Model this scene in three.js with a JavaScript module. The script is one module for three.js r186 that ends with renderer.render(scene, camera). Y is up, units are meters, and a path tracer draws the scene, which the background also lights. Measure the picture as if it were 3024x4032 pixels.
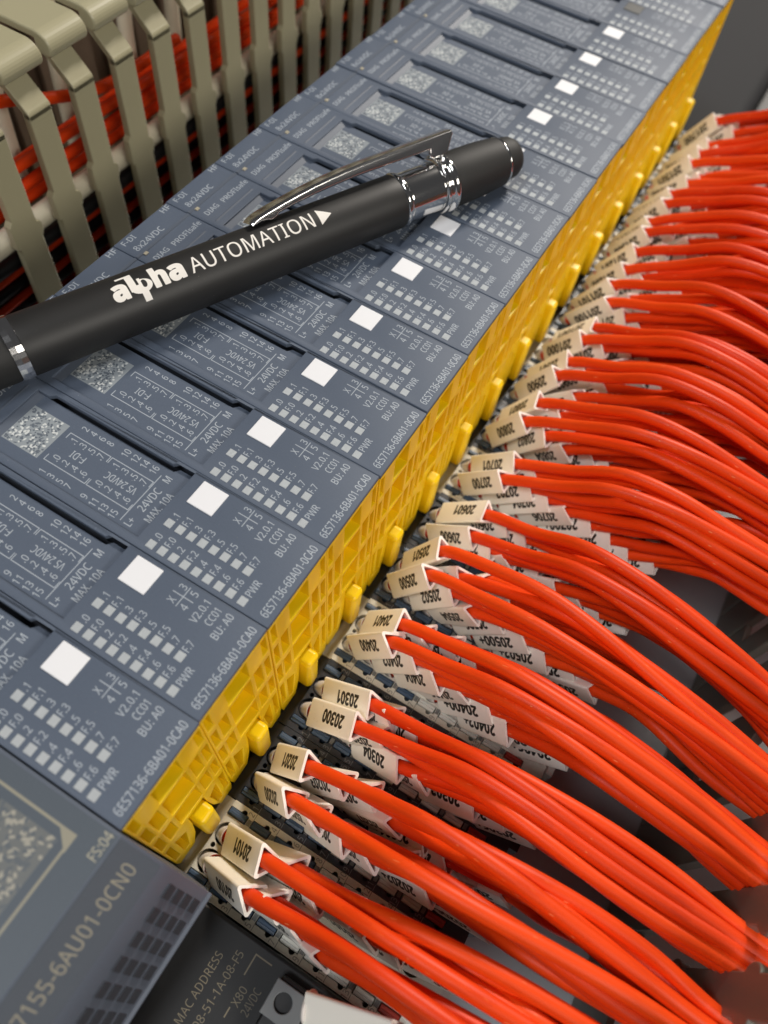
import * as THREE from 'three';
import { RoundedBoxGeometry } from 'three/addons/geometries/RoundedBoxGeometry.js';
import { mergeGeometries, toCreasedNormals } from 'three/addons/utils/BufferGeometryUtils.js';
import { RectAreaLightUniformsLib } from 'three/addons/lights/RectAreaLightUniformsLib.js';
import { ImprovedNoise } from 'three/addons/math/ImprovedNoise.js';

// ---------------------------------------------------------------- camera, lamps, exposure
// x runs along the row of modules, y is up (out of the mounting plate), z runs towards the wires. Shapes are written in mm and scaled to metres.
const MM = 0.001;
const scene = new THREE.Scene();
const camera = new THREE.PerspectiveCamera(68.86, 768 / 1024, 0.01, 20);
{
  const m = new THREE.Matrix4().makeBasis(
    new THREE.Vector3(0.509533, 0.092334, 0.855483),
    new THREE.Vector3(0.721428, 0.496019, -0.483225),
    new THREE.Vector3(-0.468953, 0.863389, 0.186126));
  camera.quaternion.setFromRotationMatrix(m);
  camera.position.set(0.0016827, 0.0975630, 0.0978643);
  camera.focus = 0.123;
  camera.userData.fStop = 17;
}
scene.background = new THREE.Color(0.055, 0.055, 0.057);
RectAreaLightUniformsLib.init();
const LAMPS = [
  // direction to the lamp, distance, width, height, radiance, colour
  { d: [1.3, 1, 0.05], dist: 1.5, w: 0.2, h: 0.2, I: 155, c: [1, 0.93, 0.84], label: 'square ceiling lamp standing lowest over the far end of the row' },
  { d: [-0.3, 0.62, 0.95], dist: 1.7, w: 1.2, h: 0.4, I: 8.2, c: [1, 0.95, 0.87], label: 'long ceiling lamp over the orange wires' },
  { d: [-0.5, 1, -0.2], dist: 1.8, w: 0.6, h: 0.4, I: 14, c: [0.93, 0.96, 1], label: 'long ceiling lamp over the cable duct' },
];
const renderer = new THREE.WebGLRenderer({ antialias: true });
renderer.toneMapping = THREE.LinearToneMapping;
renderer.toneMappingExposure = 0.97;
renderer.shadowMap.enabled = true;

// ---------------------------------------------------------------- helpers
let seed = 7;
const rnd = () => { seed = (seed * 1664525 + 1013904223) >>> 0; return seed / 4294967296; };
const rr = (a, b) => a + (b - a) * rnd();
const lin = (r, g, b) => new THREE.Color().setRGB(r, g, b);
const taken = {};
const numbered = (n) => { const k = taken[n] = (taken[n] ?? -1) + 1; return k ? `${n}_${String(k).padStart(3, '0')}` : n; };
const scaled = new WeakSet();
function toM(g) { if (!scaled.has(g)) { g.scale(MM, MM, MM); scaled.add(g); } return g; }
function part(name, g, mat, parent) {
  const m = new THREE.Mesh(toM(g), mat); m.name = name; m.castShadow = m.receiveShadow = true; parent.add(m); return m;
}
function thing(name, label, category, [x, y, z] = [0, 0, 0], group) {
  const o = new THREE.Group(); o.name = numbered(name); o.position.set(x * MM, y * MM, z * MM); scene.add(o);
  o.userData = { label, category }; if (group) o.userData.group = group; return o;
}
function again(root, label, [x, y, z]) {
  const r = root.clone(); r.name = numbered(root.name.replace(/_\d+$/, '')); r.position.set(x * MM, y * MM, z * MM); scene.add(r);
  r.userData = { ...root.userData, label }; return r;
}
function structure(name, g, mat, label) {
  const m = part(name, g, mat, scene); m.userData = { label, kind: 'structure' }; return m;
}
const box = (x0, x1, y0, y1, z0, z1) => new THREE.BoxGeometry(x1 - x0, y1 - y0, z1 - z0).translate((x0 + x1) / 2, (y0 + y1) / 2, (z0 + z1) / 2);
const rbox = (x0, x1, y0, y1, z0, z1, r = 0.3, s = 2) => new RoundedBoxGeometry(x1 - x0, y1 - y0, z1 - z0, s, r).translate((x0 + x1) / 2, (y0 + y1) / 2, (z0 + z1) / 2);
const plain = (gs) => mergeGeometries(gs.map((g) => { const n = g.index ? g.toNonIndexed() : g.clone(); for (const k of Object.keys(n.attributes)) if (!['position', 'normal', 'uv'].includes(k)) n.deleteAttribute(k); return n; }));
const wound = (pts, ccw) => ((THREE.ShapeUtils.area(pts.map(([x, y]) => ({ x, y }))) > 0) === ccw ? pts : [...pts].reverse());
const trace = (s, pts) => { pts.forEach(([x, y], i) => (i ? s.lineTo(x, y) : s.moveTo(x, y))); s.closePath(); return s; };
const poly = (pts) => trace(new THREE.Shape(), wound(pts, true));
const hole = (pts) => trace(new THREE.Path(), wound(pts, false));
const rect = (x0, x1, y0, y1) => [[x0, y0], [x1, y0], [x1, y1], [x0, y1]];
// a shape drawn in (x, z), its top face at y = top
function slab(shape, top, depth, bevel = 0) {
  const g = new THREE.ExtrudeGeometry(shape, { depth: depth - 2 * bevel, bevelEnabled: bevel > 0, bevelThickness: bevel, bevelSize: bevel, bevelOffset: -bevel, bevelSegments: 2, curveSegments: 10 });
  return g.rotateX(Math.PI / 2).translate(0, top - bevel, 0);
}
// a plate with holes and rounded front edges, drawn in (x, y), front face at z = 0, back at z = -depth
function bevelPlate(outer, holes, depth, b) {
  const V = (p) => p.map(([x, y]) => new THREE.Vector2(x, y)), loops = [V(wound(outer, true)), ...holes.map((h) => V(wound(h, false)))];
  const inset = (L, d) => L.map((p, i) => {
    const q = L[(i + L.length - 1) % L.length], r = L[(i + 1) % L.length], a = p.clone().sub(q).normalize(), c = r.clone().sub(p).normalize();
    const n1 = new THREE.Vector2(-a.y, a.x), n2 = new THREE.Vector2(-c.y, c.x), m = n1.add(n2), k = d * 2 / Math.max(0.5, m.lengthSq());
    return p.clone().addScaledVector(m, k);
  });
  const pos = [], steps = [[0, b], [-0.3 * b, 0.3 * b], [-b, 0], [-depth, 0]];
  const rings = steps.map(([z, d]) => loops.map((L) => inset(L, d).map((p) => [p.x, p.y, z])));
  for (let s = 0; s < 3; s++) loops.forEach((L, l) => L.forEach((_, i) => {
    const j = (i + 1) % L.length, A = rings[s][l][i], B = rings[s][l][j], C = rings[s + 1][l][j], D = rings[s + 1][l][i];
    pos.push(...A, ...D, ...C, ...A, ...C, ...B);
  }));
  for (const [ring, flip] of [[rings[0], false], [rings[3], true]]) {
    const P = ring.map((L) => L.map(([x, y]) => new THREE.Vector2(x, y))), all = ring.flat();
    for (const f of THREE.ShapeUtils.triangulateShape(P[0], P.slice(1))) { const [a, c, e] = f.map((i) => all[i]); pos.push(...a, ...(flip ? e : c), ...(flip ? c : e)); }
  }
  const g = new THREE.BufferGeometry(); g.setAttribute('position', new THREE.Float32BufferAttribute(pos, 3));
  g.setAttribute('uv', new THREE.Float32BufferAttribute(new Float32Array(pos.length / 3 * 2), 2)); g.computeVertexNormals();
  return toCreasedNormals(g, 0.8);
}
function planarXZ(g, x0, x1, z0, z1) {
  const p = g.attributes.position, uv = new Float32Array(p.count * 2);
  for (let i = 0; i < p.count; i++) { uv[2 * i] = (p.getX(i) - x0) / (x1 - x0); uv[2 * i + 1] = 1 - (p.getZ(i) - z0) / (z1 - z0); }
  g.setAttribute('uv', new THREE.BufferAttribute(uv, 2)); return g;
}
const noise = new ImprovedNoise();
// tileable-looking grain as a bump / roughness map
function grain(size, freq, seedZ, lo = 0, hi = 1) {
  const d = new Uint8Array(size * size * 4);
  for (let j = 0; j < size; j++) for (let i = 0; i < size; i++) {
    let v = 0.5 + 0.35 * noise.noise(i * freq, j * freq, seedZ) + 0.3 * noise.noise(i * freq * 2.7, j * freq * 2.7, seedZ + 5) + 0.12 * noise.noise(i * freq * .13, j * freq * .13, seedZ + 9);
    v = lo + (hi - lo) * Math.min(1, Math.max(0, v)); const k = 4 * (j * size + i); d[k] = d[k + 1] = d[k + 2] = Math.round(255 * v); d[k + 3] = 255;
  }
  const t = new THREE.DataTexture(d, size, size); t.wrapS = t.wrapT = THREE.RepeatWrapping; t.magFilter = THREE.LinearFilter; t.needsUpdate = true; return t;
}
function canvasMap(w, h, draw) {
  const c = document.createElement('canvas'); c.width = w; c.height = h; draw(c.getContext('2d'), w, h);
  const t = new THREE.CanvasTexture(c); t.colorSpace = THREE.SRGBColorSpace; t.anisotropy = 8; return t;
}
// text in a canvas whose unit is one mm: centred vertically on y, stretched to run from x0 to x1, cap height h
function fit(ctx, s, x0, x1, y, h, font = '') {
  ctx.save(); ctx.font = `${font} 100px sans-serif`.trim(); const k = h / 72, w = ctx.measureText(s).width;
  ctx.translate(x0, y + h / 2); ctx.scale((x1 - x0) / w, k); ctx.textBaseline = 'alphabetic'; ctx.textAlign = 'left'; ctx.fillText(s, 0, 0); ctx.restore();
}
// text of natural proportions times narrow, centred on (x, y), turned
function put(ctx, s, x, y, h, turn = 0, narrow = 0.85, align = 'center', font = '') {
  ctx.save(); ctx.font = `${font} 100px sans-serif`.trim(); ctx.translate(x, y); ctx.rotate(turn); ctx.scale(h / 72 * narrow, h / 72);
  ctx.textBaseline = 'alphabetic'; ctx.textAlign = align; ctx.fillText(s, 0, 36); ctx.restore();
}
function speckle(ctx, w, h, n, cols, r0, r1) { for (let i = 0; i < n; i++) { ctx.fillStyle = cols[Math.floor(rnd() * cols.length)]; const r = rr(r0, r1); ctx.beginPath(); ctx.arc(rnd() * w, rnd() * h, r, 0, 7); ctx.fill(); } }

// ---------------------------------------------------------------- materials
const fineGrain = grain(256, 0.45, 1), mediumGrain = grain(256, 0.2, 3);
const M = {};
M.slate = new THREE.MeshStandardMaterial({ color: lin(0.088, 0.106, 0.14), roughness: 0.52 });
M.slateDark = new THREE.MeshStandardMaterial({ color: lin(0.045, 0.053, 0.07), roughness: 0.55 });
M.black = new THREE.MeshStandardMaterial({ color: lin(0.012, 0.012, 0.013), roughness: 0.45 });
M.pit = new THREE.MeshStandardMaterial({ color: lin(0.006, 0.006, 0.007), roughness: 0.8 });
M.vent = new THREE.MeshStandardMaterial({ color: lin(0.03, 0.033, 0.043), roughness: 0.6 });
M.yellow = new THREE.MeshStandardMaterial({ color: lin(0.93, 0.64, 0.002), roughness: 0.36 });
M.label = new THREE.MeshStandardMaterial({ color: lin(0.8, 0.8, 0.82), roughness: 0.5 });
M.window = new THREE.MeshStandardMaterial({ color: lin(0.47, 0.5, 0.52), roughness: 0.45, bumpMap: mediumGrain, bumpScale: 0.00005 });
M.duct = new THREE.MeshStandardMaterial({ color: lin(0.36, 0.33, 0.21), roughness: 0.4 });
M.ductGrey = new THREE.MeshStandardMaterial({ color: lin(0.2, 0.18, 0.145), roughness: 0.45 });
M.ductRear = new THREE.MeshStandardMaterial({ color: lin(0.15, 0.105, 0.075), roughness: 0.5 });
M.chrome = new THREE.MeshStandardMaterial({ color: lin(0.78, 0.77, 0.75), roughness: 0.1, metalness: 1 });
M.rubber = new THREE.MeshStandardMaterial({ color: lin(0.014, 0.0135, 0.0125), roughness: 0.62 });
M.wires = [['#e8430a', 1], ['#e23d08', 2], ['#ee480d', 3]].map(([col, q]) => {
  const t = canvasMap(1024, 128, (c, w, h) => {
    c.fillStyle = col; c.fillRect(0, 0, w, h);
    for (let i = 0; i < 60; i++) { c.fillStyle = `rgba(${i % 2 ? '255,120,70' : '150,20,0'},0.10)`; c.beginPath(); c.ellipse(rnd() * w, rnd() * h, rr(6, 24), rr(3, 10), 0, 0, 7); c.fill(); }
    if (q > 1) for (let i = 0; i < 46; i++) { const X = (q === 2 ? 300 : 560) + i * 7; if (i % 9 === 8 || X > w - 10) continue; c.strokeStyle = 'rgba(255,170,120,0.55)'; c.lineWidth = 1.2; c.beginPath(); c.moveTo(X, 84); c.lineTo(X + rr(0, 4), 84 + rr(6, 12)); if (i % 2) c.lineTo(X + 4, 84); c.stroke(); }
    for (let i = 0; i < 16; i++) { c.fillStyle = `rgba(255,196,160,${rr(0.2, 0.6)})`; c.beginPath(); c.ellipse(rnd() * w, rnd() * h, rr(1, 5), rr(0.6, 1.6), rr(-0.4, 0.4), 0, 7); c.fill(); }
  });
  t.wrapS = t.wrapT = THREE.RepeatWrapping; return new THREE.MeshPhysicalMaterial({ map: t, roughness: 0.46, specularIntensity: 0.6 });
});
M.wireBlack = new THREE.MeshStandardMaterial({ color: lin(0.012, 0.012, 0.014), roughness: 0.4 });
M.wireCream = new THREE.MeshStandardMaterial({ color: lin(0.72, 0.66, 0.5), roughness: 0.45 });
M.ferrule = new THREE.MeshStandardMaterial({ color: lin(0.8, 0.74, 0.68), roughness: 0.45 });
M.buttonBlue = new THREE.MeshStandardMaterial({ color: lin(0.05, 0.085, 0.14), roughness: 0.38 });
M.buttonWhite = new THREE.MeshStandardMaterial({ color: lin(0.66, 0.66, 0.6), roughness: 0.4 });
M.buttonRed = new THREE.MeshStandardMaterial({ color: lin(0.36, 0.03, 0.015), roughness: 0.42 });
M.bridge = new THREE.MeshStandardMaterial({ color: lin(0.16, 0.16, 0.15), roughness: 0.45 });

// the print of a module's face, x 0..15 mm, z 7..73 mm
const FACE = { x0: 0, x1: 15, z0: 7, z1: 73 };
const PX = 28;
const faceMap = canvasMap(15 * PX, 66 * PX, (c, w, h) => {
  c.fillStyle = '#515b6b'; c.fillRect(0, 0, w, h);
  speckle(c, w, h, 5200, ['rgba(120,128,138,0.16)', 'rgba(30,36,46,0.16)'], 0.7, 1.6);
  speckle(c, w, h, 26, ['rgba(190,190,185,0.5)', 'rgba(150,140,120,0.45)'], 0.8, 1.8);
  c.scale(PX, PX); c.translate(0, -7);
  c.fillStyle = c.strokeStyle = '#aab1b8';
  fit(c, 'F-DI', 1.1, 4.4, 8.35, 1.25); fit(c, '8x24VDC', 1.5, 9.2, 10.9, 1.3); fit(c, 'HF', 12.2, 14.6, 8.1, 1.25);
  fit(c, 'DIAG', 1.7, 5.5, 15.2, 1.15); fit(c, 'PROFIsafe', 6.6, 14.5, 15.35, 1.2);
  // a pale mottled print field instead of the machine-readable code
  c.fillStyle = '#9fa4a6'; c.globalAlpha = 0.75; c.fillRect(3.8, 20.9, 7.2, 7.1); c.globalAlpha = 1;
  for (let i = 0; i < 230; i++) { c.fillStyle = i % 3 ? '#5a626c' : '#c9cccb'; c.beginPath(); c.ellipse(rr(4, 10.8), rr(21.1, 27.8), rr(0.12, 0.34), rr(0.1, 0.22), rr(0, 3), 0, 7); c.fill(); }
  c.fillStyle = '#aab1b8'; c.lineWidth = 0.13;
  [1, 3, 5, 7, 9, 11, 13, 15].forEach((n, i) => put(c, String(n), 2.6, [30.3, 31.95, 33.6, 35.2, 38.3, 40.1, 41.9, 43.7][i], 1.2, 0, 0.8));
  [2, 4, 6, 8, 10, 12, 14, 16].forEach((n, i) => put(c, String(n), 11.9, [30.3, 31.95, 33.6, 35.2, 38.3, 40.1, 41.9, 43.7][i], 1.2, 0, 0.8));
  for (const [a, b] of [[28.95, 36.85], [37.15, 45.0]]) {
    c.beginPath(); c.moveTo(5.4, a); c.lineTo(4.3, a); c.lineTo(4.3, b); c.lineTo(5.4, b); c.stroke();
    c.beginPath(); c.moveTo(9, a); c.lineTo(10.1, a); c.lineTo(10.1, b); c.lineTo(9, b); c.stroke();
    for (let i = 0; i < 4; i++) { put(c, '.' + 2 * i, 5.4, a + 1.4 + 1.72 * i, 1.2, 0, 0.8); put(c, '.' + (2 * i + 1), 9.2, a + 1.4 + 1.72 * i, 1.2, 0, 0.8); }
  }
  put(c, 'F-DI', 7.3, 32.9, 1.25, -Math.PI / 2 * 1, 0.85); put(c, 'VS 24VDC', 7.3, 41.1, 1.2, -Math.PI / 2, 0.8);
  c.beginPath(); c.moveTo(2.4, 45.2); c.lineTo(11.7, 45.2); c.stroke();
  put(c, 'L+', 2.9, 46.5, 1.25); put(c, 'M', 11.6, 46.4, 1.25); fit(c, '24VDC', 5.2, 9.6, 46.5, 1.3); fit(c, 'MAX. 10A', 4.2, 9.9, 48.5, 1.25);
  for (let i = 0; i < 4; i++) {
    const z = 51.75 + 3.98 * i;
    put(c, '.' + (2 * i + 1), 6.55, z + 0.1, 1.15, 0, 0.8, 'left'); put(c, 'F.' + (2 * i + 1), 6.45, z + 2.05, 1.15, 0, 0.78, 'left');
    put(c, '.' + 2 * i, 2.5, z + 0.1, 1.15, 0, 0.8, 'left'); put(c, 'F.' + 2 * i, 2.4, z + 2.1, 1.15, 0, 0.78, 'left');
  }
  put(c, 'PWR', 2.4, 67.95, 1.2, 0, 0.8, 'left');
  put(c, 'X', 11.4, 59.6, 1.2); put(c, '3', 13.75, 59.8, 1.2); put(c, '4', 11.4, 61.75, 1.2); put(c, '5', 13.7, 61.75, 1.2);
  c.beginPath(); c.moveTo(10.9, 60.7); c.lineTo(14.2, 60.7); c.moveTo(12.56, 58.9); c.lineTo(12.56, 62.4); c.stroke();
  fit(c, 'V2.0.1', 10.3, 14.1, 63.95, 1.15); fit(c, 'CC01', 11, 13.9, 65.9, 1.15); fit(c, 'BU: A0', 9.8, 14, 67.8, 1.2);
  fit(c, '6ES7136-6BA01-0CA0', 1.1, 14.1, 71.45, 1.3);
});
M.face = new THREE.MeshStandardMaterial({ color: 0xffffff, map: faceMap, roughness: 0.6, bumpMap: grain(512, 0.9, 2), bumpScale: 0.00003 });

// ---------------------------------------------------------------- input modules
const GROUP_IO = 'input modules in the row';
const ORD = ['first', 'second', 'third', 'fourth', 'fifth', 'sixth', 'seventh', 'eighth', 'ninth', 'tenth', 'eleventh', 'twelfth', 'thirteenth', 'fourteenth', 'fifteenth', 'sixteenth', 'seventeenth'];
function ioLabel(k) {
  const extra = { 0: ', next to the grey interface module', 14: ', its label field dark', 9: ', under the pen end', 16: ', last of the row' }[k] ?? '';
  return `blue grey input module, yellow side, ${ORD[k]} of the row${extra}`;
}
const io = thing('input_module', ioLabel(0), 'input module', [0, 0, 0], GROUP_IO);
{
  // the frame of the face: outline, minus pocket and gap
  const outline = rect(0.07, 14.93, 7.1, 73);
  const pocket = [[1.45, 19.6], [13.25, 19.6], [13.25, 21.9], [13.95, 22.6], [13.95, 45.7], [14.75, 46.4], [14.75, 49.4], [1.45, 49.4]];
  const flip = (p) => p.map(([x, z]) => [x, -z]);
  const f = bevelPlate(flip(outline), [flip(pocket)], 0.85, 0.16).rotateX(-Math.PI / 2);
  // thin groove lines of the header are cut as a second, lower strip
  const cover = part('face_frame', planarXZ(f, 0, 15, 7, 73), M.face, io);
  const below = poly([[0.2, 7.3], [14.8, 7.3], [14.8, 20.6], [13.2, 20.6], [13.2, 46.3], [14.05, 47.0], [14.05, 49.4], [14.8, 49.4], [14.8, 72.85], [0.2, 72.85]]);
  part('label_panel', planarXZ(slab(below, -0.75, 1.2), 0, 15, 7, 73), M.face, io);
  // header strip with a step, and the sloped lip above the pocket
  part('header_ridge', new THREE.ExtrudeGeometry(poly([[12.2, -0.1], [12.2, 0.16], [12.75, 0.16], [12.95, -0.1]]), { depth: 14.7, bevelEnabled: false }).rotateY(-Math.PI / 2).translate(14.85, 0, 0), M.slate, io);
  part('pocket_lip', new THREE.ExtrudeGeometry(poly([[17.6, -0.3], [17.6, 0.02], [17.8, 0.06], [20.9, -0.74], [20.9, -0.8]]), { depth: 11.6, bevelEnabled: false }).rotateY(-Math.PI / 2).translate(13.1, 0, 0), M.slate, io);
  part('status_window', rbox(1.55, 2.45, -0.2, 0.2, 12.7, 13.4, 0.1), new THREE.MeshStandardMaterial({ color: lin(0.4, 0.36, 0.27), roughness: 0.4 }), io);
  const win = rbox(-0.66, 0.66, -0.2, 0.06, -0.62, 0.62, 0.05, 1);
  const spots = [];
  for (let i = 0; i < 8; i++) { spots.push([5.6, 51.75 + 1.99 * i]); spots.push([1.52, 51.8 + 1.99 * i]); }
  spots.push([1.45, 67.8]);
  for (const [x, z] of spots) { const w = part('status_window', win, M.window, io); w.position.set(x * MM, 0, z * MM); }
  // yellow housing: lattice wall, body behind, release tab
  const notch = [[0.12, -1.05], [0.12, -38.6], [0.5, -41], [4.4, -41], [5.6, -36.5], [6.15, -31], [6.15, -26.6], [9.85, -26.6], [9.85, -31], [10.4, -36.5], [11.6, -41], [14.5, -41], [14.88, -38.6], [14.88, -1.05]];
  const cells = [];
  for (const [y0, y1] of [[-7.2, -1.75], [-16, -9.3], [-25, -18.2]]) { cells.push([0.55, 1.75, y0, y1], [13.25, 14.45, y0, y1]); }
  for (const [y0, y1] of [[-16.2, -8.6], [-25.4, -18.3]]) { cells.push([2.45, 4.25, y0, y1], [10.75, 12.55, y0, y1]); }
  for (const [y0, y1] of [[-8.0, -1.75], [-17.5, -8.9], [-25.2, -18.4]]) cells.push([5.05, 9.95, y0, y1]);
  cells.push([0.55, 1.6, -37, -27.4], [13.4, 14.45, -37, -27.4]);
  const openings = cells.map((c) => rect(...c));
  openings.push([[2.5, -28.5], [4.6, -30.5], [3.6, -38.3], [2.5, -38.3]], [[12.5, -28.5], [12.5, -38.3], [11.4, -38.3], [10.6, -30.5]]);
  const draft = (g) => g.applyMatrix4(new THREE.Matrix4().set(1, 0, 0, 0, 0, 1, 0, 0, 0, -0.03, 1, 0, 0, 0, 0, 1));
  const wg = bevelPlate(notch, openings, 3.0, 0.16).translate(0, 0, 73);
  part('yellow_wall', draft(wg), M.yellow, io);
  // ledges in the wide column slope outwards, as in the moulding
  const housing = plain([box(0.15, 14.85, -40.6, -3.3, 62, 69.6), box(0.15, 4.9, -3.3, -1.98, 62, 69.6), box(10.1, 14.85, -3.3, -1.98, 62, 69.6)]);
  part('housing', draft(housing), M.yellow, io);
  const lid = part('back_housing', plain([box(0.25, 14.75, -40, -4, 8.2, 61.9), box(0.25, 12.9, -4, -1.96, 8.2, 61.9)]), M.slateDark, io);
  part('latch_slot', box(5.15, 9.85, -6.0, -3.7, 68.4, 69.86), M.pit, io);
  part('release_tab', rbox(6.35, 9.7, -41.5, -28.9, 70.5, 75.9, 0.95, 4), M.yellow, io);
  const lab = part('white_label', rbox(9.8, 14.18, -0.3, 0.16, 51.5, 56.05, 0.12, 2), M.label, io);
}
for (let k = 1; k < 17; k++) {
  const o = again(io, ioLabel(k), [15 * k + rr(-0.05, 0.05), rr(-0.12, 0.1), rr(-0.15, 0.15)]); o.rotation.y = rr(-0.002, 0.002);
  if (k === 14) { const l = o.children.find((c) => c.name === 'white_label'); l.material = new THREE.MeshStandardMaterial({ color: lin(0.03, 0.032, 0.03), roughness: 0.5 }); l.name = 'empty_label'; l.userData = { label: 'dark empty label field' }; }
}

// ---------------------------------------------------------------- base units with terminals
const HX = [3.2, 8.0], HZ = (i) => 77.7 + 4.6 * i, TOP = -41;
function baseTexture(light) {
  return canvasMap(300, 912, (c, w, h) => {
    c.fillStyle = light ? '#d6d2c4' : '#30343b'; c.fillRect(0, 0, w, h);
    speckle(c, w, h, 1500, light ? ['rgba(255,255,250,0.2)', 'rgba(120,110,95,0.14)'] : ['rgba(120,125,130,0.2)', 'rgba(0,0,0,0.2)'], 0.6, 1.6);
    c.scale(20, 20); c.translate(1.6, -75);
    c.fillStyle = c.strokeStyle = light ? 'rgba(95,92,86,0.75)' : 'rgba(150,154,158,0.8)'; c.lineWidth = 0.1;
    for (let i = 0; i < 8; i++) {
      put(c, String(2 * i + 1), -1.05, HZ(i) + 2.0, 1.1, 0, 0.8); put(c, String(2 * i + 2), 12.75, HZ(i) + 2.0, 1.1, 0, 0.8);
      c.beginPath(); c.moveTo(-1.5, HZ(i) + 2.85); c.lineTo(-0.45, HZ(i) + 2.85); c.moveTo(12.3, HZ(i) + 2.85); c.lineTo(13.3, HZ(i) + 2.85); c.stroke();
    }
  });
}
M.baseLight = new THREE.MeshStandardMaterial({ map: baseTexture(true), roughness: 0.45 });
M.baseDark = new THREE.MeshStandardMaterial({ map: baseTexture(false), roughness: 0.42 });
M.bodyLight = new THREE.MeshStandardMaterial({ color: lin(0.62, 0.59, 0.52), roughness: 0.45 });
M.bodyDark = new THREE.MeshStandardMaterial({ color: lin(0.03, 0.034, 0.042), roughness: 0.42 });
const plateShape = poly(rect(-1.55, 13.35, 76.0, 120.4));
for (let i = 0; i < 9; i++) {
  const z = HZ(i);
  for (const x of HX) { const p = new THREE.Path(); p.absarc(x, z + 0.1, 1.95, 0, Math.PI * 2, true); plateShape.holes.push(p); }
  plateShape.holes.push(hole([[1.05, z - 1.8], [-0.42, z - 1.8], [-0.42, z + 0.3], [-0.85, z + 0.45], [-1.02, z + 0.85], [-0.85, z + 1.25], [-0.42, z + 1.4], [-0.42, z + 1.9], [1.05, z + 1.9]]));
  plateShape.holes.push(hole([[10.75, z - 1.8], [10.75, z + 1.9], [12.22, z + 1.9], [12.22, z + 1.4], [12.65, z + 1.25], [12.82, z + 0.85], [12.65, z + 0.45], [12.22, z + 0.3], [12.22, z - 1.8]]));
}
{ const p = new THREE.Path(); p.absarc(5.6, 76.9, 0.42, 0, Math.PI * 2, true); plateShape.holes.push(p); }
const plateGeo = planarXZ(slab(plateShape, TOP, 5.5), -1.6, 13.4, 75, 120.6);
const bodyGeo = plain([box(-1.5, 13.3, -78, TOP - 5.4, 30, 120.2), box(-1.5, 13.3, TOP - 5, TOP - 0.9, 73.8, 75.9), box(2, 10, -70, TOP - 2.5, 120.2, 122.4), box(4, 8, TOP - 2.4, TOP - 0.6, 120.4, 121.6)]);
const bridgeGeo = plain([...Array(8)].flatMap((_, i) => [box(-0.1, 0.95, TOP - 1, TOP + 0.12, HZ(i) + 2.0, HZ(i) + 2.7), box(10.85, 11.9, TOP - 1, TOP + 0.12, HZ(i) + 2.0, HZ(i) + 2.7)]));
// release buttons: a ridged bar along z
const btn = new THREE.ExtrudeGeometry(poly([[-0.62, -2.2], [-0.62, 0.12], [-0.5, 0.24], [-0.12, 0.3], [-0.02, 0.5], [0.38, 0.5], [0.6, 0.3], [0.62, -2.2]]), { depth: 3.3, bevelEnabled: false }).translate(0, 0, -1.65);
function makeBase(light, label, x) {
  const o = thing('base_unit', label, 'base unit', [x, 0, 0], light ? 'light base units' : 'dark base units');
  part('terminal_plate', plateGeo, light ? M.baseLight : M.baseDark, o);
  part('unit_body', bodyGeo, light ? M.bodyLight : M.bodyDark, o);
  part('contact_bridges', bridgeGeo, M.bridge, o).userData.kind = 'stuff';
  for (let i = 0; i < 9; i++) for (const s of [0, 1]) {
    const b = part('release_button', btn, i < 4 ? M.buttonBlue : i < 8 ? M.buttonWhite : s ? M.buttonBlue : M.buttonRed, o);
    b.position.set((s ? 11.5 : 0.3) * MM, TOP * MM, (HZ(i) + 0.05) * MM); if (s) b.scale.x = -1;
    if (i === 8 && !s) b.userData.label = 'dark red release button at the outer end';
  }
  return o;
}
const baseLabel = (k, light) => `${light ? 'light grey' : 'dark grey'} base unit with push-in terminals below the ${ORD[k]} input module`;
const bl = makeBase(true, baseLabel(0, true), 0), bd = makeBase(false, baseLabel(1, false), 15);
for (let k = 2; k < 17; k++) again(k % 3 ? bd : bl, baseLabel(k, k % 3 === 0), [15 * k, 0, 0]);

// ---------------------------------------------------------------- orange wires with marker sleeves
const markers = []; // printed numbers
const CELLW = 256, CELLH = 64, COLS = 8;
const drawMarkers = (c) => {
  c.fillStyle = '#f6f1e6'; c.fillRect(0, 0, 2048, 2048);
  speckle(c, 2048, 2048, 9000, ['rgba(160,140,100,0.08)', 'rgba(255,255,250,0.12)'], 1, 3);
  c.fillStyle = '#14120f';
  markers.forEach((s, n) => {
    const x = (n % COLS) * CELLW, y = Math.floor(n / COLS) * CELLH;
    c.save(); c.translate(x + 58 + rr(-6, 6), y + 33 + rr(-3, 3)); c.rotate(rr(-0.03, 0.03)); c.font = 'bold 100px sans-serif';
    const w = c.measureText(s).width; c.scale(142 / Math.max(w, 330) * (s.length > 5 ? 1.15 : 1), 0.42); c.textBaseline = 'alphabetic'; c.lineWidth = 5; c.strokeStyle = '#14120f'; c.strokeText(s, 0, 36); c.fillText(s, 0, 36); c.restore();
  });
};
M.sleeve = new THREE.MeshStandardMaterial({ color: 0xffffff, roughness: 0.5 });
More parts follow.
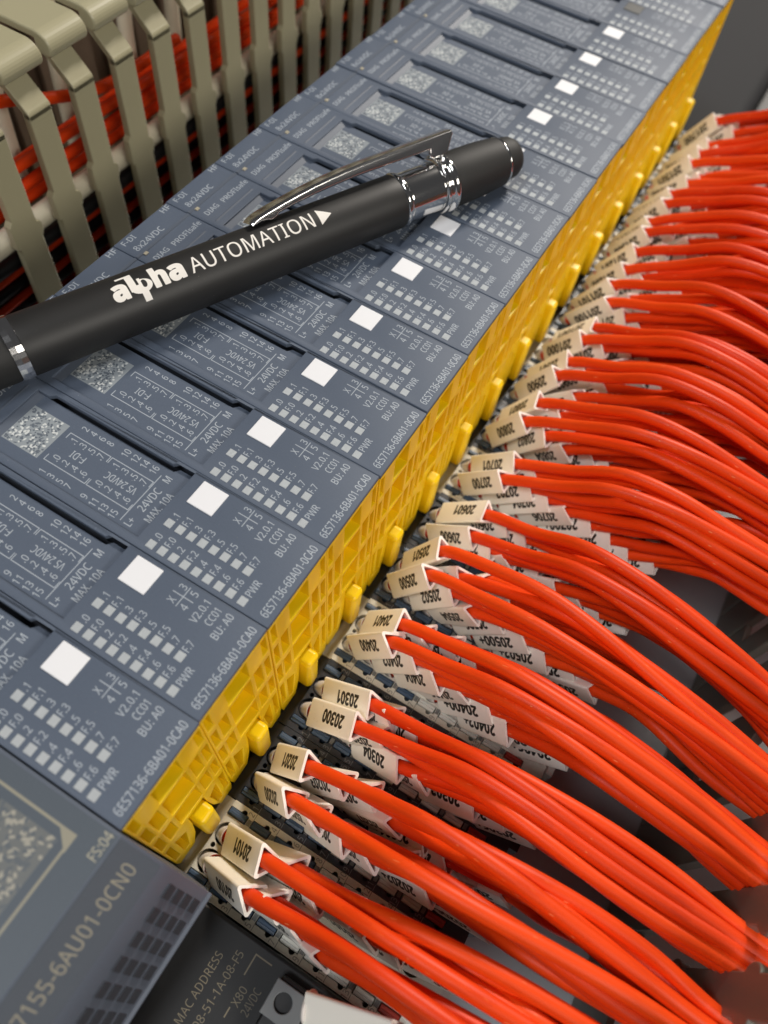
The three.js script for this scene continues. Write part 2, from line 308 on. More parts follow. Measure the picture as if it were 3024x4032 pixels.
// rounded triangle, side about 4.8; first edge (text) faces +Y in the local frame, outline goes along X
const SL = 12.4;
const triOutline = (inset) => {
  const R = 2.95 - inset * 1.7, out = [];
  for (let s = 0; s < 3; s++) {
    const a = Math.PI / 2 + Math.PI / 3 - s * 2 * Math.PI / 3, cx = R * Math.cos(a), cy = R * Math.sin(a), rad = 0.42 - inset * 0.5;
    for (let q = -2; q <= 2; q++) { const t = a + Math.PI / 3 - (q + 2) / 4 * (2 * Math.PI / 3); out.push([cx - rad * Math.cos(a) + rad * Math.cos(t), cy - rad * Math.sin(a) + rad * Math.sin(t)]); }
  }
  return out;
};
function sleeveGeometry(cell) {
  const O = triOutline(0), I = triOutline(0.42), n = O.length, pos = [], uv = [];
  const u0 = (cell % COLS) * CELLW / 2048, v1 = 1 - Math.floor(cell / COLS) * CELLH / 2048, du = CELLW / 2048, dv = CELLH / 2048;
  const push = (p, t) => { pos.push(...p); uv.push(...t); };
  const quad = (a, b, c, d, ta, tb, tc, td) => { push(a, ta); push(b, tb); push(c, tc); push(a, ta); push(c, tc); push(d, td); };
  const blank = [u0 + du * 0.03, v1 - dv * 0.1], blank2 = [u0 + du * 0.1, v1 - dv * 0.1];
  for (let i = 0; i < n; i++) {
    const j = (i + 1) % n, text = i === 4; // edge between corner 0 and corner 1
    const [ax, ay] = O[i], [bx, by] = O[j], [cx, cy] = I[i], [ex, ey] = I[j];
    // local axes: X across, Y out of the text face, Z along the wire (0 = terminal end, SL = mouth); text runs from the mouth to the terminal
    const T = text ? [[u0 + du * 0.99, v1 - dv * 0.03], [u0 + du * 0.99, v1 - dv * 0.97], [u0 + du * 0.01, v1 - dv * 0.97], [u0 + du * 0.01, v1 - dv * 0.03]] : [blank, blank, blank2, blank2];
    quad([ax, ay, 0], [bx, by, 0], [bx, by, SL], [ax, ay, SL], T[0], T[1], T[2], T[3]);
    quad([ex, ey, 0], [cx, cy, 0], [cx, cy, SL], [ex, ey, SL], blank, blank, blank2, blank2);
    quad([ax, ay, SL], [bx, by, SL], [ex, ey, SL], [cx, cy, SL], blank, blank, blank2, blank2);
    quad([bx, by, 0], [ax, ay, 0], [cx, cy, 0], [ex, ey, 0], blank, blank, blank2, blank2);
  }
  const g = new THREE.BufferGeometry();
  g.setAttribute('position', new THREE.Float32BufferAttribute(pos, 3)); g.setAttribute('uv', new THREE.Float32BufferAttribute(uv, 2));
  g.computeVertexNormals(); return toCreasedNormals(g, 0.7);
}
const collarGeo = new THREE.LatheGeometry([[1.3, -2], [1.45, -0.5], [1.7, 1.0], [1.85, 1.6], [1.78, 1.75], [1.5, 1.6], [1.3, -1]].map(([x, y]) => new THREE.Vector2(x, y)), 18);
const slotX = (k) => 7.7 + 12.3 * k;
const bundleX = (k) => k < 6 ? slotX(k) : slotX(Math.round((15 * k - 1 - 7.7) / 12.3));
const topLine = [[80, -34], [86, -27], [92, -21.5], [98, -18.4], [106, -17], [118, -16.8], [131, -17.2], [142, -18], [151, -19], [165, -21.5], [185, -27]];
function topY(z) { for (let i = 1; i < topLine.length; i++) if (z <= topLine[i][0] || i === topLine.length - 1) { const [a, b] = [topLine[i - 1], topLine[i]], t = (z - a[0]) / (b[0] - a[0]); return a[1] + (b[1] - a[1]) * t; } }
// how the wires of each module were bent: lean of the sleeves in degrees, height of the arc in mm
const LEAN = [4, -2, 11, -4, -5, 8, 8, -3, 0, 1], ARC = [1, 3, -1.8, 0.5, -0.5, 0, 0.5, 1.5, 2, 1];
const ROWWORD = ['first', 'second', 'third', 'fourth', 'fifth', 'sixth', 'seventh', 'eighth', 'ninth'];
function orangeWire(k, s, i, text, opt = {}) {
  const cell = markers.push(text) - 1;
  const bx = 15 * k + HX[s], bz = HZ(i) + 0.1, base = new THREE.Vector3(bx, TOP - 1.2, bz);
  const o = thing('orange_wire', `orange wire with cream number sleeve, ${ROWWORD[i]} terminal of the ${s ? 'even' : 'odd'} row, ${ORD[k]} base unit`, 'wire', [bx, TOP - 1.2, bz], 'orange wires in the terminals');
  const lean = THREE.MathUtils.degToRad(34 + 2.6 * i + rr(-3, 3) + (opt.lean ?? 0) + (LEAN[k] ?? rr(-5, 5)) * Math.max(0, 1 - i / 6)), yaw = rr(-0.1, 0.1) + (s ? 0.03 : -0.03) + (opt.yaw ?? 0);
  const axis = new THREE.Vector3(Math.sin(yaw), Math.cos(lean), Math.sin(lean)).normalize();
  const e1 = new THREE.Vector3(0, Math.sin(lean), -Math.cos(lean)), e2 = new THREE.Vector3(-1, 0, 0);
  e1.addScaledVector(axis, -e1.dot(axis)).normalize(); e2.copy(e1).cross(axis); if (e2.x > 0) e2.negate();
  const phi = THREE.MathUtils.degToRad(opt.phi ?? rr(45, 88)), n = e1.clone().multiplyScalar(Math.cos(phi)).addScaledVector(e2, Math.sin(phi));
  const X = n.clone().cross(axis); // X x Y... : (X, n, axis) right handed
  const basis = new THREE.Matrix4().makeBasis(X, n, axis);
  const sg = sleeveGeometry(cell); const start = opt.start ?? rr(1.9, 2.9);
  sg.translate(0, 0, start).applyMatrix4(basis);
  part('marker_sleeve', sg, M.sleeve, o);
  const cg = collarGeo.clone().rotateX(Math.PI / 2).applyMatrix4(basis); part('ferrule_collar', cg, M.ferrule, o);
  // path of the wire in world mm
  const P = [], mouth = axis.clone().multiplyScalar(start + SL).add(base);
  for (const q of [-1.5, 3, 8, start + SL - 0.5]) P.push(axis.clone().multiplyScalar(q).add(base));
  const layer = Math.floor(i / 2), side = s ? 1 : -1, dx = side * (i % 2 ? 3.1 : 1.05) * (k === 0 ? 1.9 : k === 1 ? 1.3 : 1) + rr(-0.5, 0.5), xe = bundleX(k) + dx * 0.75;
  const w1 = rr(-1.1, 1.1), w2 = rr(-0.8, 0.8), lift = rr(-1.0, 1.2) + (ARC[k] ?? rr(-1, 2.5));
  for (const f of [0.13, 0.28, 0.45, 0.62, 0.8, 1, 1.25, 1.6]) {
    const z = mouth.z + 2 + (151 - mouth.z - 2) * f, fx = Math.min(1.12, f), blend = Math.min(1, f / 0.38), bl = blend * blend * (3 - 2 * blend);
    const stack = topY(z) - layer * (k === 0 ? 1.3 : 2.4) * (1 - 0.12 * Math.min(1, f)) - (i % 2 ? 1.1 : 0) + lift * Math.max(0, 1 - f * f * f);
    const dirY = mouth.y + axis.y / axis.z * Math.min(5, z - mouth.z) * 0.55, bulge = Math.sin(Math.PI * Math.min(1, f)) * dx * 0.18;
    P.push(new THREE.Vector3(bx + axis.x * 8 * (1 - fx) + (xe - bx) * fx + bulge + (f < 1 ? w1 * Math.sin(f * 3.14) + w2 * Math.sin(f * 6.28) : 0), dirY + (stack - dirY) * bl, z));
  }
  const g = new THREE.TubeGeometry(new THREE.CatmullRomCurve3(P.map((p) => p.sub(base)), false, 'centripetal'), 52, 1.2, 12);
  part('insulation', g, M.wires[Math.floor(rnd() * 3)], o);
  return o;
}
const firstPhi = { '0,0': 58, '0,1': 24, '1,0': 50, '1,1': 20, '2,0': 24, '2,1': 34, '3,0': 62, '3,1': 10, '4,0': 55, '4,1': 20, '5,0': 60, '5,1': 10, '6,0': 62, '6,1': 40, '7,0': 60, '7,1': 12, '8,0': 55, '8,1': 25, '9,0': 50, '9,1': 5 };
for (let k = 0; k < 17; k++) {
  const name = (j, plus) => `20${k + 1}0${j}${plus ? '+' : ''}`;
  for (let i = 0; i < 8; i++) for (const s of [0, 1]) {
    if (k === 0 && s === 0 && i > 3) continue;
    const phi = i === 0 ? firstPhi[`${k},${s}`] : undefined;
    orangeWire(k, s, i, name((i % 4) * 2 + s, i > 3), { phi });
  }
}
orangeWire(0, 0, 8, '20100+', { lean: 18, phi: 40 });
M.sleeve.map = canvasMap(2048, 2048, drawMarkers);

// ---------------------------------------------------------------- pen
{
  const o = thing('ballpoint_pen', 'black ballpoint pen with chrome clip and white lettering lying across the modules', 'pen', [45, 4.95, 15.19]);
  const ph = 0.422, d = new THREE.Vector3(Math.cos(ph), 0, Math.sin(ph)), n = new THREE.Vector3(-Math.sin(ph), 0, Math.cos(ph));
  o.quaternion.setFromRotationMatrix(new THREE.Matrix4().makeBasis(n, d, new THREE.Vector3(0, 1, 0)));
  const lathe = (pts, seg = 64) => new THREE.LatheGeometry(pts.map(([r, t]) => new THREE.Vector2(r, t)), seg, -Math.PI, Math.PI * 2);
  const T0 = 0.9, T1 = 72.6, R = 4.9;
  const bp = [[R - 0.25, T0]]; bp.push([R, T0 + 0.2]); for (let i = 1; i <= 20; i++) bp.push([R, T0 + 0.2 + (T1 - T0 - 0.5) * i / 20]); bp.push([R - 0.25, T1]);
  const bg = lathe(bp, 96);
  { const p = bg.attributes.position, uv = bg.attributes.uv; for (let i = 0; i < p.count; i++) { const u = uv.getX(i); uv.setXY(i, (p.getY(i) - T0) / (T1 - T0), 1 - u); } }
  const map = canvasMap(2048, 1024, (c, w, h) => {
    c.fillStyle = '#201f1e'; c.fillRect(0, 0, w, h);
    speckle(c, w, h, 70, ['rgba(150,145,135,0.5)', 'rgba(90,88,84,0.6)'], 0.8, 2.2);
    c.scale(w / (T1 - T0), h / 360); c.translate(-T0, 180); // units: mm along, degrees around
    c.fillStyle = '#e9e4dc';
    const deg = 1;
    const word = (s, x0, x1, a0, a1, font) => { c.save(); c.font = font; const wd = c.measureText(s).width; c.translate(x0, a1); c.scale((x1 - x0) / wd, (a1 - a0) / 72); c.textBaseline = 'alphabetic'; c.fillText(s, 0, 0); c.restore(); };
    // bold lower-case word, drawn twice for weight: x-height spans 5.5..35 degrees
    c.save(); c.lineJoin = 'round'; c.strokeStyle = '#e9e4dc';
    const bold = (s, x0, x1, a0, a1) => { c.save(); c.font = 'bold 100px sans-serif'; const m = c.measureText(s).width; c.translate(x0, a1); c.scale((x1 - x0) / m, (a1 - a0) / 55); c.lineWidth = 7; c.strokeText(s, 0, 0); c.fillText(s, 0, 0); c.restore(); };
    bold('a', 16.3, 19.2, 5, 34.5); bold('h', 22.95, 25.95, 5, 34.5); bold('a', 25.9, 28.9, 4.5, 34.5);
    // the joined l and p share one bowl: drawn as strokes
    c.fillRect(17.9, -12, 1.6, 5); // flag of the l
    c.fillRect(19.3, -12, 1.2, 40);
    c.beginPath(); c.ellipse(21.15, 22, 1.85, 14, 0, 0, 7); c.fill();
    c.fillRect(20.75, 24, 1.15, 28);
    c.fillStyle = '#201f1e'; c.beginPath(); c.ellipse(21.75, 19, 0.45, 8, 0, 0, 7); c.fill(); c.fillRect(20.5, -14, 0.42, 32);
    c.fillStyle = '#e9e4dc'; c.fillRect(20.92, 5, 0.5, 20);
    c.restore();
    word('AUTOMATION', 29.7, 53.7, 3.2, 35.2, '100px sans-serif');
    c.beginPath(); c.moveTo(54.5, 1.5); c.lineTo(57.1, 21); c.lineTo(54.5, 37); c.closePath(); c.fill();
  });
  part('barrel', bg, new THREE.MeshStandardMaterial({ map, roughness: 0.5, bumpMap: fineGrain, bumpScale: 0.000004 }), o);
  part('grip', lathe([[R - 0.3, -1.0], [R - 0.05, -1.2], [R - 0.05, -14], [R - 0.3, -30], [3.6, -46], [0.1, -47]]), M.rubber, o);
  // faceted chrome trim ring
  const ring = new THREE.CylinderGeometry(R + 0.16, R + 0.16, 1.95, 34, 2).translate(0, -0.05, 0).toNonIndexed();
  { const p = ring.attributes.position; for (let i = 0; i < p.count; i++) { const a = Math.atan2(p.getX(i), p.getZ(i)), w = Math.abs(p.getY(i)) < 0.5 ? 0.12 : 0; const r = Math.hypot(p.getX(i), p.getZ(i)); if (r > 1) { const q = (r + w + 0.03 * Math.sin(a * 17)) / r; p.setX(i, p.getX(i) * q); p.setZ(i, p.getZ(i) * q); } } ring.computeVertexNormals(); }
  part('trim_ring', ring, new THREE.MeshStandardMaterial({ color: lin(0.8, 0.79, 0.78), metalness: 1, roughness: 0.13 }), o);
  part('collar_ring', lathe([[4.6, 72.5], [4.98, 72.6], [5.1, 72.9], [5.05, 73.4], [4.8, 73.8], [4.5, 74.0]]), M.chrome, o);
  part('collar', lathe([[4.45, 73.9], [4.6, 74.2], [4.58, 81.6], [4.4, 81.9]]), M.chrome, o);
  part('collar_ring', lathe([[4.4, 81.7], [5.0, 81.8], [5.2, 82.1], [5.15, 82.5], [4.95, 82.7], [4.95, 83.2], [5.3, 83.3], [5.62, 83.7], [5.62, 84.2], [5.3, 84.7], [4.9, 84.8]]), M.chrome, o);
  part('cap', lathe([[4.8, 84.5], [5.05, 84.8], [5.12, 88], [5.0, 93], [4.68, 97.0], [4.5, 97.9]]), M.rubber, o);
  part('cap_ring', lathe([[4.2, 97.8], [4.58, 97.9], [4.58, 98.2], [4.2, 98.35]]), M.chrome, o);
  part('push_button', lathe([[4.1, 98.2], [4.1, 99.6], [3.9, 101.1], [3.3, 102.2], [2.2, 102.8], [0.02, 103]]), M.rubber, o);
  // clip, a channel seen from its side; profile in (t, radius)
  const curve = new THREE.Shape();
  curve.moveTo(42.6, 5.5); curve.quadraticCurveTo(43.2, 6.1, 45, 6.5); curve.quadraticCurveTo(56, 8.6, 68, 8.8); curve.lineTo(86.6, 9.0); curve.lineTo(86.8, 8.4); curve.lineTo(84.9, 5.2);
  curve.lineTo(81.8, 5.0); curve.quadraticCurveTo(80.4, 5.6, 80.9, 6.9); curve.lineTo(66, 6.95); curve.quadraticCurveTo(56, 6.8, 48.4, 5.7); curve.quadraticCurveTo(47.6, 4.95, 46.6, 4.95); curve.quadraticCurveTo(45.5, 5.5, 43.4, 5.15);
  const cg = new THREE.ExtrudeGeometry(curve, { depth: 2.6, bevelEnabled: true, bevelThickness: 0.5, bevelSize: 0.45, bevelOffset: -0.45, bevelSegments: 5, curveSegments: 14 }).translate(0, 0, -1.3);
  // (t, radius, width) -> pen axes: Y = t, radial at angle -42 degrees from up
  const a = THREE.MathUtils.degToRad(-27), rad = new THREE.Vector3(Math.sin(a), 0, Math.cos(a)), yA = new THREE.Vector3(0, 1, 0);
  cg.applyMatrix4(new THREE.Matrix4().makeBasis(yA, rad, new THREE.Vector3().crossVectors(yA, rad)));
  part('clip', toCreasedNormals(cg, 0.5), new THREE.MeshStandardMaterial({ color: lin(0.72, 0.71, 0.7), metalness: 1, roughness: 0.17 }), o);
}

// ---------------------------------------------------------------- cable duct behind the modules
function fingerShape(w, bumps) { // in (x, y), foot at -60, knee at 2
  const h = w / 2, s = new THREE.Shape(); s.moveTo(-h - 0.35, -62);
  s.lineTo(-h - 0.3, -22.5); s.lineTo(-h - 0.9, -22.3); s.lineTo(-h - 0.9, -16.5); s.lineTo(-h, -15.5); s.lineTo(-h, 2); s.lineTo(h, 2); s.lineTo(h, -18.5);
  s.quadraticCurveTo(h + 1.3, -19, h + 1.2, -20.6); s.quadraticCurveTo(h + 1.0, -22, h + 0.35, -22.6); s.lineTo(h + 0.35, -62); s.closePath(); return s;
}
const duct = thing('cable_duct', 'grey beige slotted cable duct behind the modules, wires showing through its slots', 'cable duct', [0, 0, -28]);
{
  const F = new THREE.ExtrudeGeometry(fingerShape(5.9), { depth: 1.5, bevelEnabled: true, bevelThickness: 0.2, bevelSize: 0.2, bevelOffset: -0.2, bevelSegments: 2 }).translate(0, 0, -1.7);
  // upper bend: a strip profile in (z, y) extruded along x
  const bend = (w, pts, b = 0.2) => new THREE.ExtrudeGeometry(pts, { depth: w - 2 * b, bevelEnabled: true, bevelThickness: b, bevelSize: b, bevelOffset: -b, bevelSegments: 2, curveSegments: 8 }).rotateY(-Math.PI / 2).translate(w / 2 - b, 0, 0);
  const neck = new THREE.Shape(); neck.moveTo(0, 0.8); neck.lineTo(0, 1.6); neck.quadraticCurveTo(0, 2.2, -0.5, 2.6); neck.lineTo(-4.6, 6.8); neck.lineTo(-4.6, 10); neck.lineTo(-6.2, 10); neck.lineTo(-6.2, 6.2); neck.lineTo(-1.6, 1.6); neck.lineTo(-1.6, 0.8); neck.closePath();
  const head = new THREE.Shape(); head.moveTo(-4.9, 8.2); head.lineTo(-2.6, 8.0); head.quadraticCurveTo(-1.1, 8.1, -1.0, 9.8); head.quadraticCurveTo(-1.2, 12.2, -4.2, 12.6); head.lineTo(-16, 12.6); head.quadraticCurveTo(-18.5, 12.4, -18.6, 10.4); head.lineTo(-17.2, 10.4); head.quadraticCurveTo(-17, 11, -16, 11); head.lineTo(-5, 11); head.closePath();
  const ng = bend(5.9, neck), hg = bend(10.4, head, 0.35);
  const B = new THREE.ExtrudeGeometry(fingerShape(5.9), { depth: 1.6, bevelEnabled: false });
  let first = null;
  for (let j = -1; j < 24; j++) {
    const f = part('duct_finger', F, M.duct, duct); f.position.set((94.9 + 12.5 * (j - 0)) * MM, 0, 0);
    const nk = part('finger_neck', ng, M.duct, f); const hd = part('finger_head', hg, M.duct, f);
  }
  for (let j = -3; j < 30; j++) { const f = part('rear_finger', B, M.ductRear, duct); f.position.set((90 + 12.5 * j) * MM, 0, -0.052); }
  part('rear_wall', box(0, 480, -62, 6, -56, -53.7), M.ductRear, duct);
  part('duct_floor', box(0, 480, -64, -61.5, -54, 0), M.duct, duct);
}
// cables inside that duct, all running along it
function ductCable(name, label, cat, mat, r, y, z, x0, x1, slope, group, wob = 1.2) {
  const o = thing(name, label, cat, [x0, y, z], group), P = [], a = rnd() * 6, b = rnd() * 6;
  for (let i = 0; i <= 12; i++) { const t = i / 12; P.push(new THREE.Vector3((x1 - x0) * t, slope * (x1 - x0) * t + wob * Math.sin(a + t * 9), wob * Math.sin(b + t * 7))); }
  part('insulation', new THREE.TubeGeometry(new THREE.CatmullRomCurve3(P), 60, r, 9), mat, o); return o;
}
for (let i = 0; i < 5; i++) ductCable('duct_wire', 'orange wire in the upper bundle inside the cable duct', 'wire', M.wires[i % 3], 1.25, -15.5 - (i % 4) * 2.3, -38 - Math.floor(i / 4) * 3 - (i % 2), 20, 420, 0.004, 'orange wires of the upper duct bundle', 0.9);
for (let i = 0; i < 10; i++) ductCable('duct_wire', 'black wire lying in the middle of the cable duct', 'wire', M.wireBlack, 1.6, -28 - (i % 5) * 2.9, -33.5 - Math.floor(i / 5) * 3.4 - (i % 2), 20, 420, 0.004, 'black wires in the duct', 1.1);
for (let i = 0; i < 2; i++) ductCable('duct_wire', 'orange wire threaded between the black wires in the cable duct', 'wire', M.wires[i % 3], 0.9, -30 - i * 6.2, -31.6, 20, 420, 0.004, 'orange wires between the black ones', 0.8);
for (let i = 0; i < 8; i++) ductCable('duct_wire', 'orange wire on the floor of the cable duct', 'wire', M.wires[i % 3], 1.3, -46 - (i % 4) * 2.7, -34.5 - Math.floor(i / 4) * 3, 20, 420, 0.002, 'orange wires on the duct floor', 1);
ductCable('duct_wire', 'thick cream cable running along the slots of the cable duct', 'cable', M.wireCream, 2.5, -23.6, -33.4, 20, 420, 0.003, undefined, 0.8);
{
  const o = thing('duct_wire', 'single orange wire arching high through the cable duct at the left edge', 'wire', [60, -2, -40]);
  part('insulation', new THREE.TubeGeometry(new THREE.CatmullRomCurve3([[-20, -2, 0], [10, 1, 0], [26, 2.5, 0], [36, 0.5, 0], [48, -4, 1], [62, -8, 1], [90, -9, 0]].map((p) => new THREE.Vector3(...p))), 40, 1.3, 9), M.wires[0], o);
  for (let q = 0; q < 4; q++) {
    const s = thing('wire_loop', `cream cable loop standing behind the duct slots, ${ORD[q]} from the left`, 'cable', [100 + 21 * q, -12, -50 - 3 * (q % 2)], 'cream cable loops in the duct');
    part('insulation', new THREE.TubeGeometry(new THREE.CatmullRomCurve3([[0, -20, 0], [0.5, -4, 0], [1.5, 8, 0], [5, 18, -2], [9, 22, -8]].map((p) => new THREE.Vector3(...p))), 24, 1.9, 10), M.wireCream, s);
  }
}

// ---------------------------------------------------------------- cable duct in front of the terminals
{
  const o = thing('cable_duct', 'grey brown slotted cable duct taking in the orange wire bundles', 'cable duct', [0, 0, 151]);
  const s = new THREE.Shape(); const h = 3.0;
  s.moveTo(-h - 0.2, -80); s.lineTo(-h - 0.2, -40); s.quadraticCurveTo(-h - 1.4, -39.4, -h - 1.3, -37.6); s.quadraticCurveTo(-h - 1.0, -36.4, -h, -36); s.lineTo(-h, -16); s.quadraticCurveTo(-h - 1.5, -15.4, -h - 1.4, -13.2); s.quadraticCurveTo(-h - 1, -12, -h, -11.8); s.lineTo(-h, -4);
  s.lineTo(h, -4); s.lineTo(h, -11.8); s.quadraticCurveTo(h + 1, -12, h + 1.4, -13.2); s.quadraticCurveTo(h + 1.5, -15.4, h, -16); s.lineTo(h, -36); s.quadraticCurveTo(h + 1.0, -36.4, h + 1.3, -37.6); s.quadraticCurveTo(h + 1.4, -39.4, h + 0.2, -40); s.lineTo(h + 0.2, -80); s.closePath();
  const F = new THREE.ExtrudeGeometry(s, { depth: 1.5, bevelEnabled: true, bevelThickness: 0.25, bevelSize: 0.25, bevelOffset: -0.25, bevelSegments: 2 });
  for (let j = -2; j < 36; j++) { const f = part('duct_finger', F, M.ductGrey, o); f.position.set((slotX(j) + 6.15) * MM, 0, 0); }
  part('duct_foot', box(-60, 560, -82, -60, 0.3, 1.6), M.ductGrey, o);
  part('rear_wall', box(-60, 560, -82, 8, 58, 60), M.ductGrey, o);
}

// ---------------------------------------------------------------- mounting plate
M.zinc = new THREE.MeshStandardMaterial({ color: lin(0.55, 0.56, 0.57), metalness: 0.25, roughness: 0.45, roughnessMap: grain(256, 0.05, 11, 0.6, 1), bumpMap: mediumGrain, bumpScale: 0.00005 });
structure('mounting_plate', box(-200, 700, -86, -82.5, -200, 330), M.zinc, 'galvanised mounting plate under the modules and ducts');

// ---------------------------------------------------------------- interface module at the near end
{
  const o = thing('interface_module', 'grey interface module with vent slots at the near end of the row', 'interface module', [0, 0, 0]);
  const prof = new THREE.Shape(); // (z, y)
  [[8, 0], [73.5, 0], [78.4, -5.6], [79.2, -7.4], [79.6, -9], [82.9, -23.2], [83.4, -23.4], [83.4, -24.4], [81.6, -26], [80, -44], [40, -44], [8, -44]].forEach(([z, y], i) => (i ? prof.lineTo(z, y) : prof.moveTo(z, y))); prof.closePath();
  const g = new THREE.ExtrudeGeometry(prof, { depth: 49.4, bevelEnabled: true, bevelThickness: 0.2, bevelSize: 0.2, bevelOffset: -0.2, bevelSegments: 2 }).rotateY(-Math.PI / 2).translate(-0.35, 0, 0);
  part('housing', toCreasedNormals(g, 0.45), M.slate, o);
  // printed top: x -50..0, z 40..73.4
  const top = canvasMap(1000, 668, (c, w, h) => {
    c.fillStyle = '#4d555e'; c.fillRect(0, 0, w, h); speckle(c, w, h, 1800, ['rgba(120,128,138,0.12)', 'rgba(30,36,46,0.14)'], 0.7, 2);
    c.scale(20, 20); c.translate(50, -40); c.strokeStyle = c.fillStyle = '#8f8b7b'; c.lineWidth = 0.36;
    c.beginPath(); c.moveTo(-24, 57.2); c.lineTo(-3.1, 57.2); c.lineTo(-3.1, 68.9); c.lineTo(-24, 68.9); c.stroke();
    c.beginPath(); c.moveTo(-3, 66.6); c.lineTo(-2.9, 69.2); c.lineTo(-5.2, 69.2); c.closePath(); c.fill();
    c.fillStyle = '#7c7a72'; c.globalAlpha = 0.5; c.fillRect(-15, 59, 10.6, 8.6); c.globalAlpha = 1;
    for (let i = 0; i < 300; i++) { c.fillStyle = i % 2 ? '#575d63' : '#98958a'; c.beginPath(); c.ellipse(rr(-15, -4.5), rr(59.1, 67.5), rr(0.15, 0.45), rr(0.12, 0.3), rr(0, 3), 0, 7); c.fill(); }
    c.fillStyle = '#a8a38f'; fit(c, 'FS:04', -4.2, -0.7, 72.2, 1.4);
  });
  part('top_print', planarXZ(box(-49.6, -0.6, -0.3, 0.03, 40, 73.3), -50, 0, 40, 73.4), new THREE.MeshStandardMaterial({ map: top, roughness: 0.5 }), o);
  // slanted facet with the order number
  const facet = canvasMap(1000, 150, (c, w, h) => {
    c.fillStyle = '#464d57'; c.fillRect(0, 0, w, h); speckle(c, w, h, 500, ['rgba(120,128,138,0.12)', 'rgba(30,36,46,0.14)'], 0.7, 2); c.scale(20, 20); c.translate(50, 0); c.fillStyle = '#8f8a7a';
    fit(c, '6ES7155-6AU01-0CN0', -24.3, -2.1, 3.6, 2.25);
  });
  const len = Math.hypot(4.9, 5.6), fg = new THREE.BoxGeometry(49, 0.16, len - 0.2);
  { const p = fg.attributes.position, uv = fg.attributes.uv; for (let i = 0; i < p.count; i++) uv.setXY(i, (p.getX(i) + 24.5 + 0.5) / 50, 1 - (p.getZ(i) + len / 2) / 7.5); }
  fg.rotateX(Math.atan2(5.6, 4.9)).translate(-25.1, -2.8, 75.95);
  part('order_number_strip', fg, new THREE.MeshStandardMaterial({ map: facet, roughness: 0.5 }), o);
  // vent slots on the front face: direction down the face
  const a = new THREE.Vector2(79.75, -9.2), b = new THREE.Vector2(82.85, -22.8), slot = null;
  const ang = Math.atan2(b.x - a.x, -(b.y - a.y));
  const sg = new THREE.BoxGeometry(1.75, 2.3, 0.3).rotateX(-ang * 1);
  for (let i = 0; i < 9; i++) for (let j = 0; j < 4; j++) {
    const t = 0.12 + 0.245 * j, v = part('vent_slot', sg, M.vent, o); v.position.set((-2.6 - 3.05 * i) * MM, (a.y + (b.y - a.y) * t) * MM, (a.x + (b.x - a.x) * t) * MM);
  }
  // black lower front
  const low = canvasMap(1000, 700, (c, w, h) => {
    c.fillStyle = '#0c0c0d'; c.fillRect(0, 0, w, h); speckle(c, w, h, 400, ['rgba(90,90,90,0.15)'], 0.7, 2); c.scale(20, 20); c.translate(50, -84); c.fillStyle = c.strokeStyle = '#6e6552'; c.lineWidth = 0.22;
    fit(c, 'MAC ADDRESS', -16.5, -6, 87.8, 1.3); fit(c, '00-08-51-1A-08-F5', -18, -4.3, 90.4, 1.3); fit(c, 'X80', -10.5, -7.8, 93.6, 1.3); fit(c, '24VDC', -10.8, -7, 95.5, 1.3);
    c.beginPath(); c.moveTo(-6.6, 92.6); c.lineTo(-3.5, 92.6); c.lineTo(-3.5, 95.5); c.stroke(); c.beginPath(); c.moveTo(-12.4, 93.2); c.lineTo(-10.9, 93.2); c.stroke();
  });
  part('lower_front', planarXZ(rbox(-49.5, -1.75, -50, -36, 80.5, 118.5, 0.6), -50, 0, 84, 119), new THREE.MeshStandardMaterial({ map: low, roughness: 0.5 }), o);
  part('lower_front_ridge', rbox(-3.2, -1.75, -50, -36.2, 84.5, 96, 0.4), M.slateDark, o);
  part('power_socket', rbox(-13, -3.4, -40, -33.6, 97.6, 106, 0.5), M.black, o);
  const sk = new THREE.Shape(); sk.moveTo(-9, 97.2); sk.lineTo(-4.1, 97.2); sk.lineTo(-4.1, 103); sk.lineTo(-9, 103); sk.closePath(); const hp = new THREE.Path(); hp.absarc(-6.4, 99.6, 1.35, 0, Math.PI * 2, true); sk.holes.push(hp);
  part('socket_face', slab(sk, -32.9, 1, 0.15), new THREE.MeshStandardMaterial({ color: lin(0.16, 0.17, 0.175), roughness: 0.45 }), o);
}
{ // the cream sleeve of the supply wire in that socket
  const o = thing('supply_wire', 'supply wire in a plain cream sleeve at the bottom edge, in the interface module socket', 'wire', [-4.6, -28.5, 103]);
  const cell = markers.length; const g = sleeveGeometry(cell).scale(1.05, 1.05, 1.05), ax = new THREE.Vector3(0.25, 0.42, 0.87).normalize(), n = new THREE.Vector3(-0.5, 0.8, -0.2); n.addScaledVector(ax, -n.dot(ax)).normalize();
  g.applyMatrix4(new THREE.Matrix4().makeBasis(n.clone().cross(ax), n, ax));
  part('marker_sleeve', g, M.sleeve, o);
  const rg = new THREE.TorusGeometry(1.9, 0.35, 8, 20); rg.applyMatrix4(new THREE.Matrix4().makeBasis(n.clone().cross(ax), n, ax)); part('ferrule_collar', rg, M.ferrule, o);
  part('insulation', new THREE.TubeGeometry(new THREE.CatmullRomCurve3([3, 6, 9, 13].map((q) => ax.clone().multiplyScalar(q)).concat([new THREE.Vector3(6, 3, 30), new THREE.Vector3(8, -6, 50)])), 30, 1.3, 10), M.wires[1], o);
}
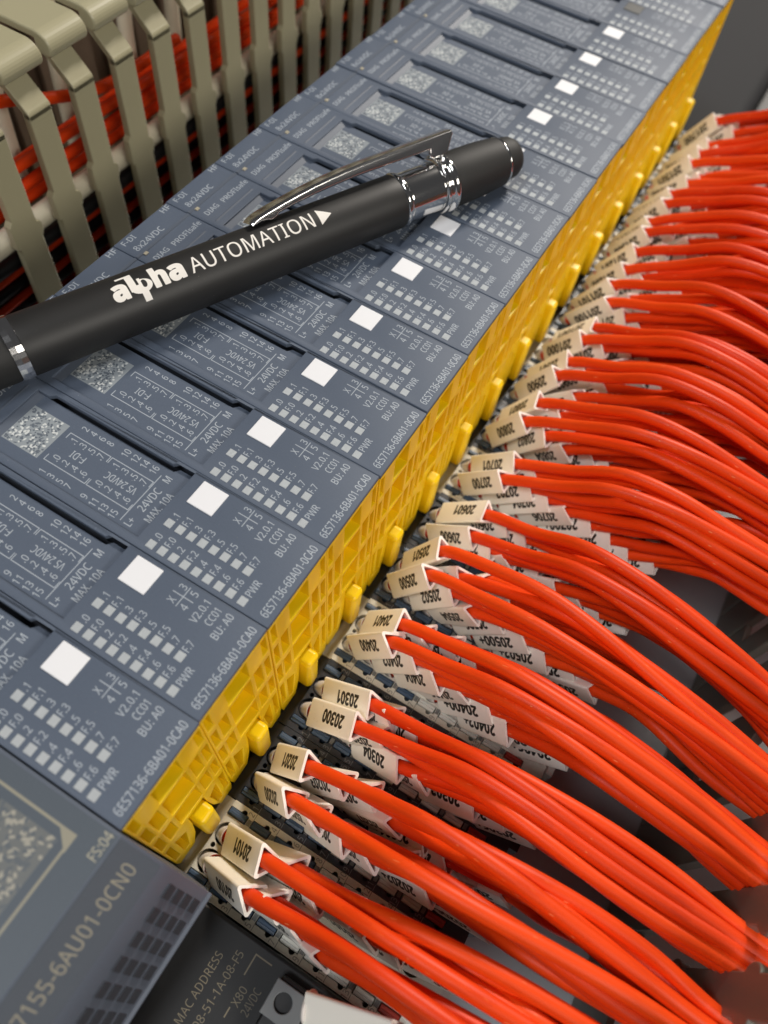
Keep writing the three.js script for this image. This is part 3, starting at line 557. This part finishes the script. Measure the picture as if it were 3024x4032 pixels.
{ // loose black wire on the plate, with a white sleeve
  const o = thing('black_wire', 'black wire with a white sleeve running over the mounting plate to the duct', 'wire', [67, -58, 124]);
  const P = [[-2, 6, -6], [0, 0, 8], [0, -5, 18], [-1, -9, 32]].map((p) => new THREE.Vector3(...p));
  part('insulation', new THREE.TubeGeometry(new THREE.CatmullRomCurve3(P), 24, 1.7, 10), M.wireBlack, o);
  const s = new THREE.CylinderGeometry(2.1, 2.1, 8, 12, 1, true).rotateX(Math.PI / 2 + 0.25).translate(-0.6, 1.2, 4.5); part('sleeve', s, M.wireCream, o);
}
// ---------------------------------------------------------------- dark things past the far end of the row
{
  const o = thing('end_cover', 'dark grey plastic end cover beyond the last input module', 'end cover', [257, 0, 0]);
  part('cover_top', rbox(0, 240, -80, -45, 20, 92, 5, 3), new THREE.MeshPhysicalMaterial({ color: lin(0.03, 0.03, 0.032), roughness: 0.75, specularIntensity: 0.3 }), o);
  part('cover_base', box(2, 300, -81, -66, 84, 101), M.black, o);
  part('cover_rail', rbox(0, 300, -80, -52, 99, 149, 3, 3), new THREE.MeshPhysicalMaterial({ color: lin(0.02, 0.019, 0.019), roughness: 0.8, specularIntensity: 0.3 }), o);
}
// ---------------------------------------------------------------- ceiling lamps
for (const L of LAMPS) {
  const dir = new THREE.Vector3(...L.d).normalize(), pos = dir.clone().multiplyScalar(L.dist).add(new THREE.Vector3(0.07, 0, 0.06));
  const c = lin(...L.c), light = new THREE.RectAreaLight(c, L.I, L.w, L.h); light.position.copy(pos); light.lookAt(0.07, 0, 0.06);
  const o = new THREE.Group(); o.name = numbered('ceiling_lamp'); o.position.copy(pos); o.lookAt(0.07, 0, 0.06); scene.add(o); o.userData = { label: L.label, category: 'lamp' };
  // Group.lookAt turns +z towards the target
  const hs = new THREE.Mesh(new THREE.BoxGeometry(L.w + 0.04, L.h + 0.04, 0.05).translate(0, 0, -0.04), new THREE.MeshStandardMaterial({ color: 0xdddddd, roughness: 0.6 })); hs.name = 'housing'; o.add(hs);
  const df = new THREE.Mesh(new THREE.BoxGeometry(L.w, L.h, 0.006).translate(0, 0, -0.01), new THREE.MeshStandardMaterial({ color: 0xffffff, emissive: c, emissiveIntensity: Math.min(2, L.I * 0.25) })); df.name = 'diffuser'; o.add(df);
  scene.add(light);
}

renderer.render(scene, camera);
